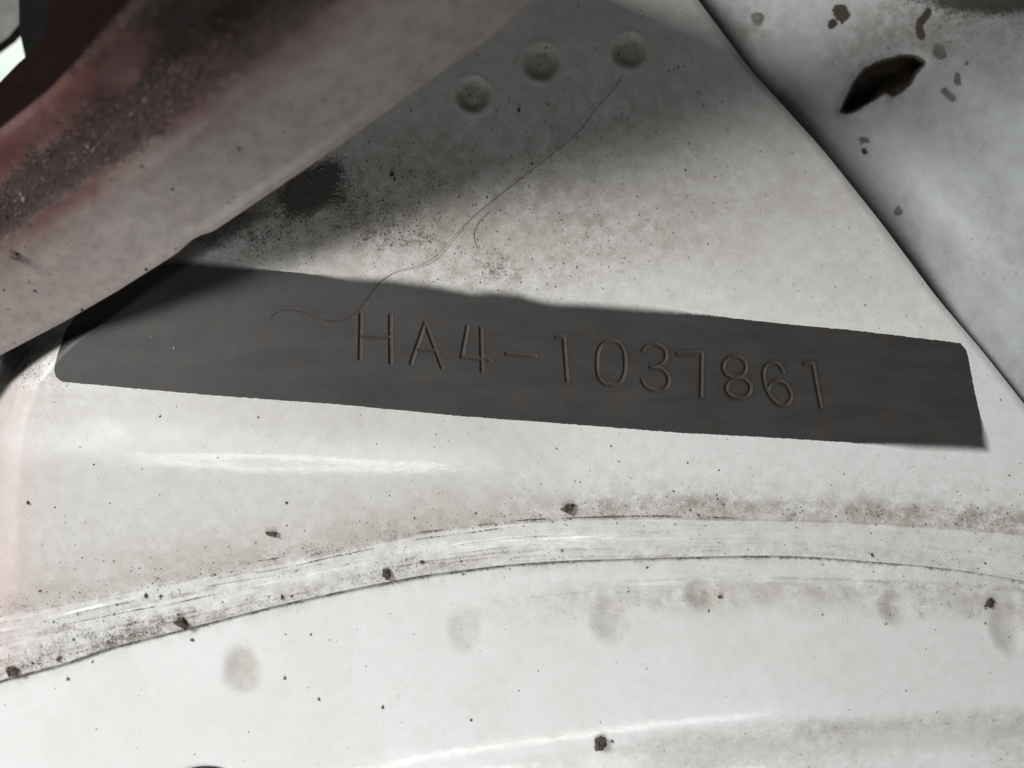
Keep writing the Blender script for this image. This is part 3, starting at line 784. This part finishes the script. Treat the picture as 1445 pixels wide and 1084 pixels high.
# ------------------------------------------------------------------ dirt crumbs (countable) and grit (stuff)
import bmesh
def ico(sub):
    bm = bmesh.new(); bmesh.ops.create_icosphere(bm, subdivisions=sub, radius=1.0)
    v = np.array([tuple(x.co) for x in bm.verts]); f = np.array([[x.index for x in fc.verts] for fc in bm.faces]); bm.free(); return v, f
IV2, IF2 = ico(3); IV1, IF1 = ico(1)
def crumb(px, py, r_px, label, zf=surf_z, flat=0.55, mat=M_CRUMB, group='dirt crumbs on the white panels'):
    v = IV2.copy(); r = np.random.default_rng(int(px * 7 + py))
    off_ = r.random(3) * 50
    for fr, am in ((1.3, .55), (3.0, .38), (6.5, .22)):
        q_ = v * fr + off_
        nn = noise(q_[:, 0] * 10 + q_[:, 2] * 6.1, q_[:, 1] * 10 - q_[:, 2] * 4.3, 10, 120) - 0.5
        v = v * (1 + am * 1.6 * nn[:, None])
    ang = r.random() * 6.28; c, s = math.cos(ang), math.sin(ang)
    v = v * np.array([1.15, 0.85, flat]); v = np.stack([v[:, 0] * c - v[:, 1] * s, v[:, 0] * s + v[:, 1] * c, v[:, 2]], -1)
    z = float(zf(np.array(float(px)), np.array(float(py))))
    R = (0.78 if r_px > 6.5 else 0.50) * r_px * S * (D - z * .001) / D
    v = v * R
    base = P(px, py, z)
    v[:, 2] -= v[:, 2].min() + 0.22 * R
    o = mesh_np('dirt_crumb', v + 0 * base, None, mat, None, None, False, tris=IF2)
    o.location = base
    tag(o, label, 'dirt crumb', group)
    return o
CR = [
 (384, 753, 7, 'largest dark crumb alone on the grey slope above the curved seam'),
 (845, 1048, 9, 'wide dark crumb by the bright streak on the sill fold'),
 (864, 1046, 4, 'small crumb next to the wide crumb on the sill fold'),
 (257, 880, 11, 'broad flat brown clod lying along the seam edge'),
 (206, 841, 5, 'dark crumb on the sealer band above the broad clod'),
 (398, 842, 5, 'upright dark crumb just above the seam edge line'),
 (83, 930, 6, 'brown crumb on the seam near the clod by the cut end'),
 (18, 948, 10, 'brown soil clod at the far end of the seam'),
 (272, 903, 4, 'small dark crumb on white sill just under the broad clod'),
 (96, 958, 4, 'dark grain on bare white sill under the seam end'),
 (450, 987, 4, 'grey crumb on open white sill past the first weld dent'),
 (402, 957, 4, 'small flaked crumb just beside the biggest weld dent'),
 (800, 717, 8, 'brown crumb at the upper crease beside the bright sealer streak'),
 (595, 793, 5, 'elongated dark crumb on the sealer band'),
 (545, 810, 7, 'loose brown clump resting on the seam edge, mid curve'),
 (553, 248, 5, 'dark crumb in shadow under the brace edge'),
 (557, 254, 3.5, 'smaller crumb touching the shadowed crumb under the brace'),
 (732, 157, 4, 'narrow dark crumb below the middle upper weld dent'),
 (750, 232, 3, 'dot of dirt beside the long hair'),
 (39, 709, 4, 'dark crumb on the rounded panel corner'),
 (913, 801, 3, 'black dot on the white lip below the seam'),
 (1000, 862, 3, 'grey dot under the smallest round weld dent'),
 (1016, 842, 5, 'dark sliver beside the smallest round weld dent'),
 (1394, 852, 7, 'dark flake at the last weld dent on the sill'),
 (1230, 783, 4, 'black grain on the clean end of the seam'),
 (665, 1016, 3.5, 'dark grain on open sill above the fold'),
 (540, 998, 3.5, 'brown flake on open sill below the faint weld dent'),
 (227, 841, 3.5, 'tiny crumb near the sealer band crumb'),
]
for px, py, r, lab in CR: crumb(px, py, r, lab)
M_PALE = simple('pale_speck', (0.55, 0.50, 0.40), (0.45, 0.42, 0.35), 0.8, 900)
crumb(213, 476, 1.7, 'tiny pale speck on the blank end of the dark strip', mat=M_PALE, group='pale specks on the strip')
crumb(246, 492, 2.4, 'larger pale speck on the blank end of the dark strip', mat=M_PALE, group='pale specks on the strip')
def z_brace_at(px, py):
    i = np.argmin((vx - px) ** 2 + (vy - py) ** 2); return vz.ravel()[i]
crumb(338, 210, 5, 'dark crumb on the pale face of the diagonal brace', lambda x, y: z_brace_at(float(x), float(y)))
crumb(22, 362, 8, 'dark clod at the low end of the brace trough', lambda x, y: z_brace_at(float(x), float(y)))

def grit(name, px, py, z, rad_px, mat, flat=0.6, parent=None):
    n = len(px)
    base = P(px, py, z)
    k = S * (D - np.asarray(z) * .001) / D
    R = np.random.default_rng(3)
    ang = R.random(n) * 6.283
    v = np.broadcast_to(IV1[None], (n, len(IV1), 3)) * (1 + 0.7 * (R.random((n, len(IV1), 1)) - 0.5))
    st = 0.7 + 0.9 * R.random((n, 1))
    X = v[..., 0] * st; Y = v[..., 1]; Z = v[..., 2] * flat
    c, s = np.cos(ang)[:, None], np.sin(ang)[:, None]
    r = (rad_px * k)[:, None]
    vv_ = np.stack([(X * c - Y * s) * r, (X * s + Y * c) * r, Z * r], -1) + base[:, None, :]
    f = (IF1[None] + (np.arange(n) * len(IV1))[:, None, None]).reshape(-1, 3)
    return mesh_np(name, vv_.reshape(-1, 3), None, mat, parent, None, False, tris=f)
# grit on the painted panels: denser where dirt gathers
N = 90000
gx_ = rng.random(N) * 1470 - 15; gy_ = rng.random(N) * 1090
d1, s1 = dirt_main(gx_, gy_); d2, s2 = dirt_sill(gx_, gy_)
onm = gy_ < L(gx_)
w = np.where(onm, 0.010 + 0.12 * d1 ** 1.5 + 0.9 * s1, 0.006 + 0.05 * d2 ** 1.5 + 0.4 * s2)
du_ = gy_ - U(gx_)
w = w + 0.015 * ((du_ > -20) & onm)
ins = sdf(gx_, gy_, STRIP) > -3
ok = (rng.random(N) < w) & ~ins & (gx_ < XR(gy_) - 6) & (gx_ > XL(gy_) + 8)
gx_, gy_ = gx_[ok], gy_[ok]
gr = np.clip(rng.lognormal(-0.62, 0.45, len(gx_)), 0.3, 2.2)
o = grit('grit_specks', gx_, gy_, surf_z(gx_, gy_) + 0.02, gr, M_SPECK)
tag(o, 'fine dark grit scattered over the dusty white panels', 'grit', kind='stuff')
# soil in the brace trough
N = 70000
ui = rng.integers(0, len(lowx), N); vi = rng.integers(0, len(vv), N)
wz = (bsoil[vi, ui] > 0.26 + 0.85 * rng.random(N)) & (vv[vi] > 0.4)
face = (rng.random(N) < 0.004)
sel = wz | face
jx = vx[vi, ui][sel] + rng.normal(0, 1.2, sel.sum()); jy = vy[vi, ui][sel] + rng.normal(0, 1.2, sel.sum())
o = grit('trough_soil', jx, jy, vz[vi, ui][sel] + 0.03, np.clip(rng.lognormal(-0.05, 0.5, sel.sum()), .4, 3.6), M_GRAIN, 0.75)
tag(o, 'loose brown soil grains lying in the brace trough', 'soil', kind='stuff')
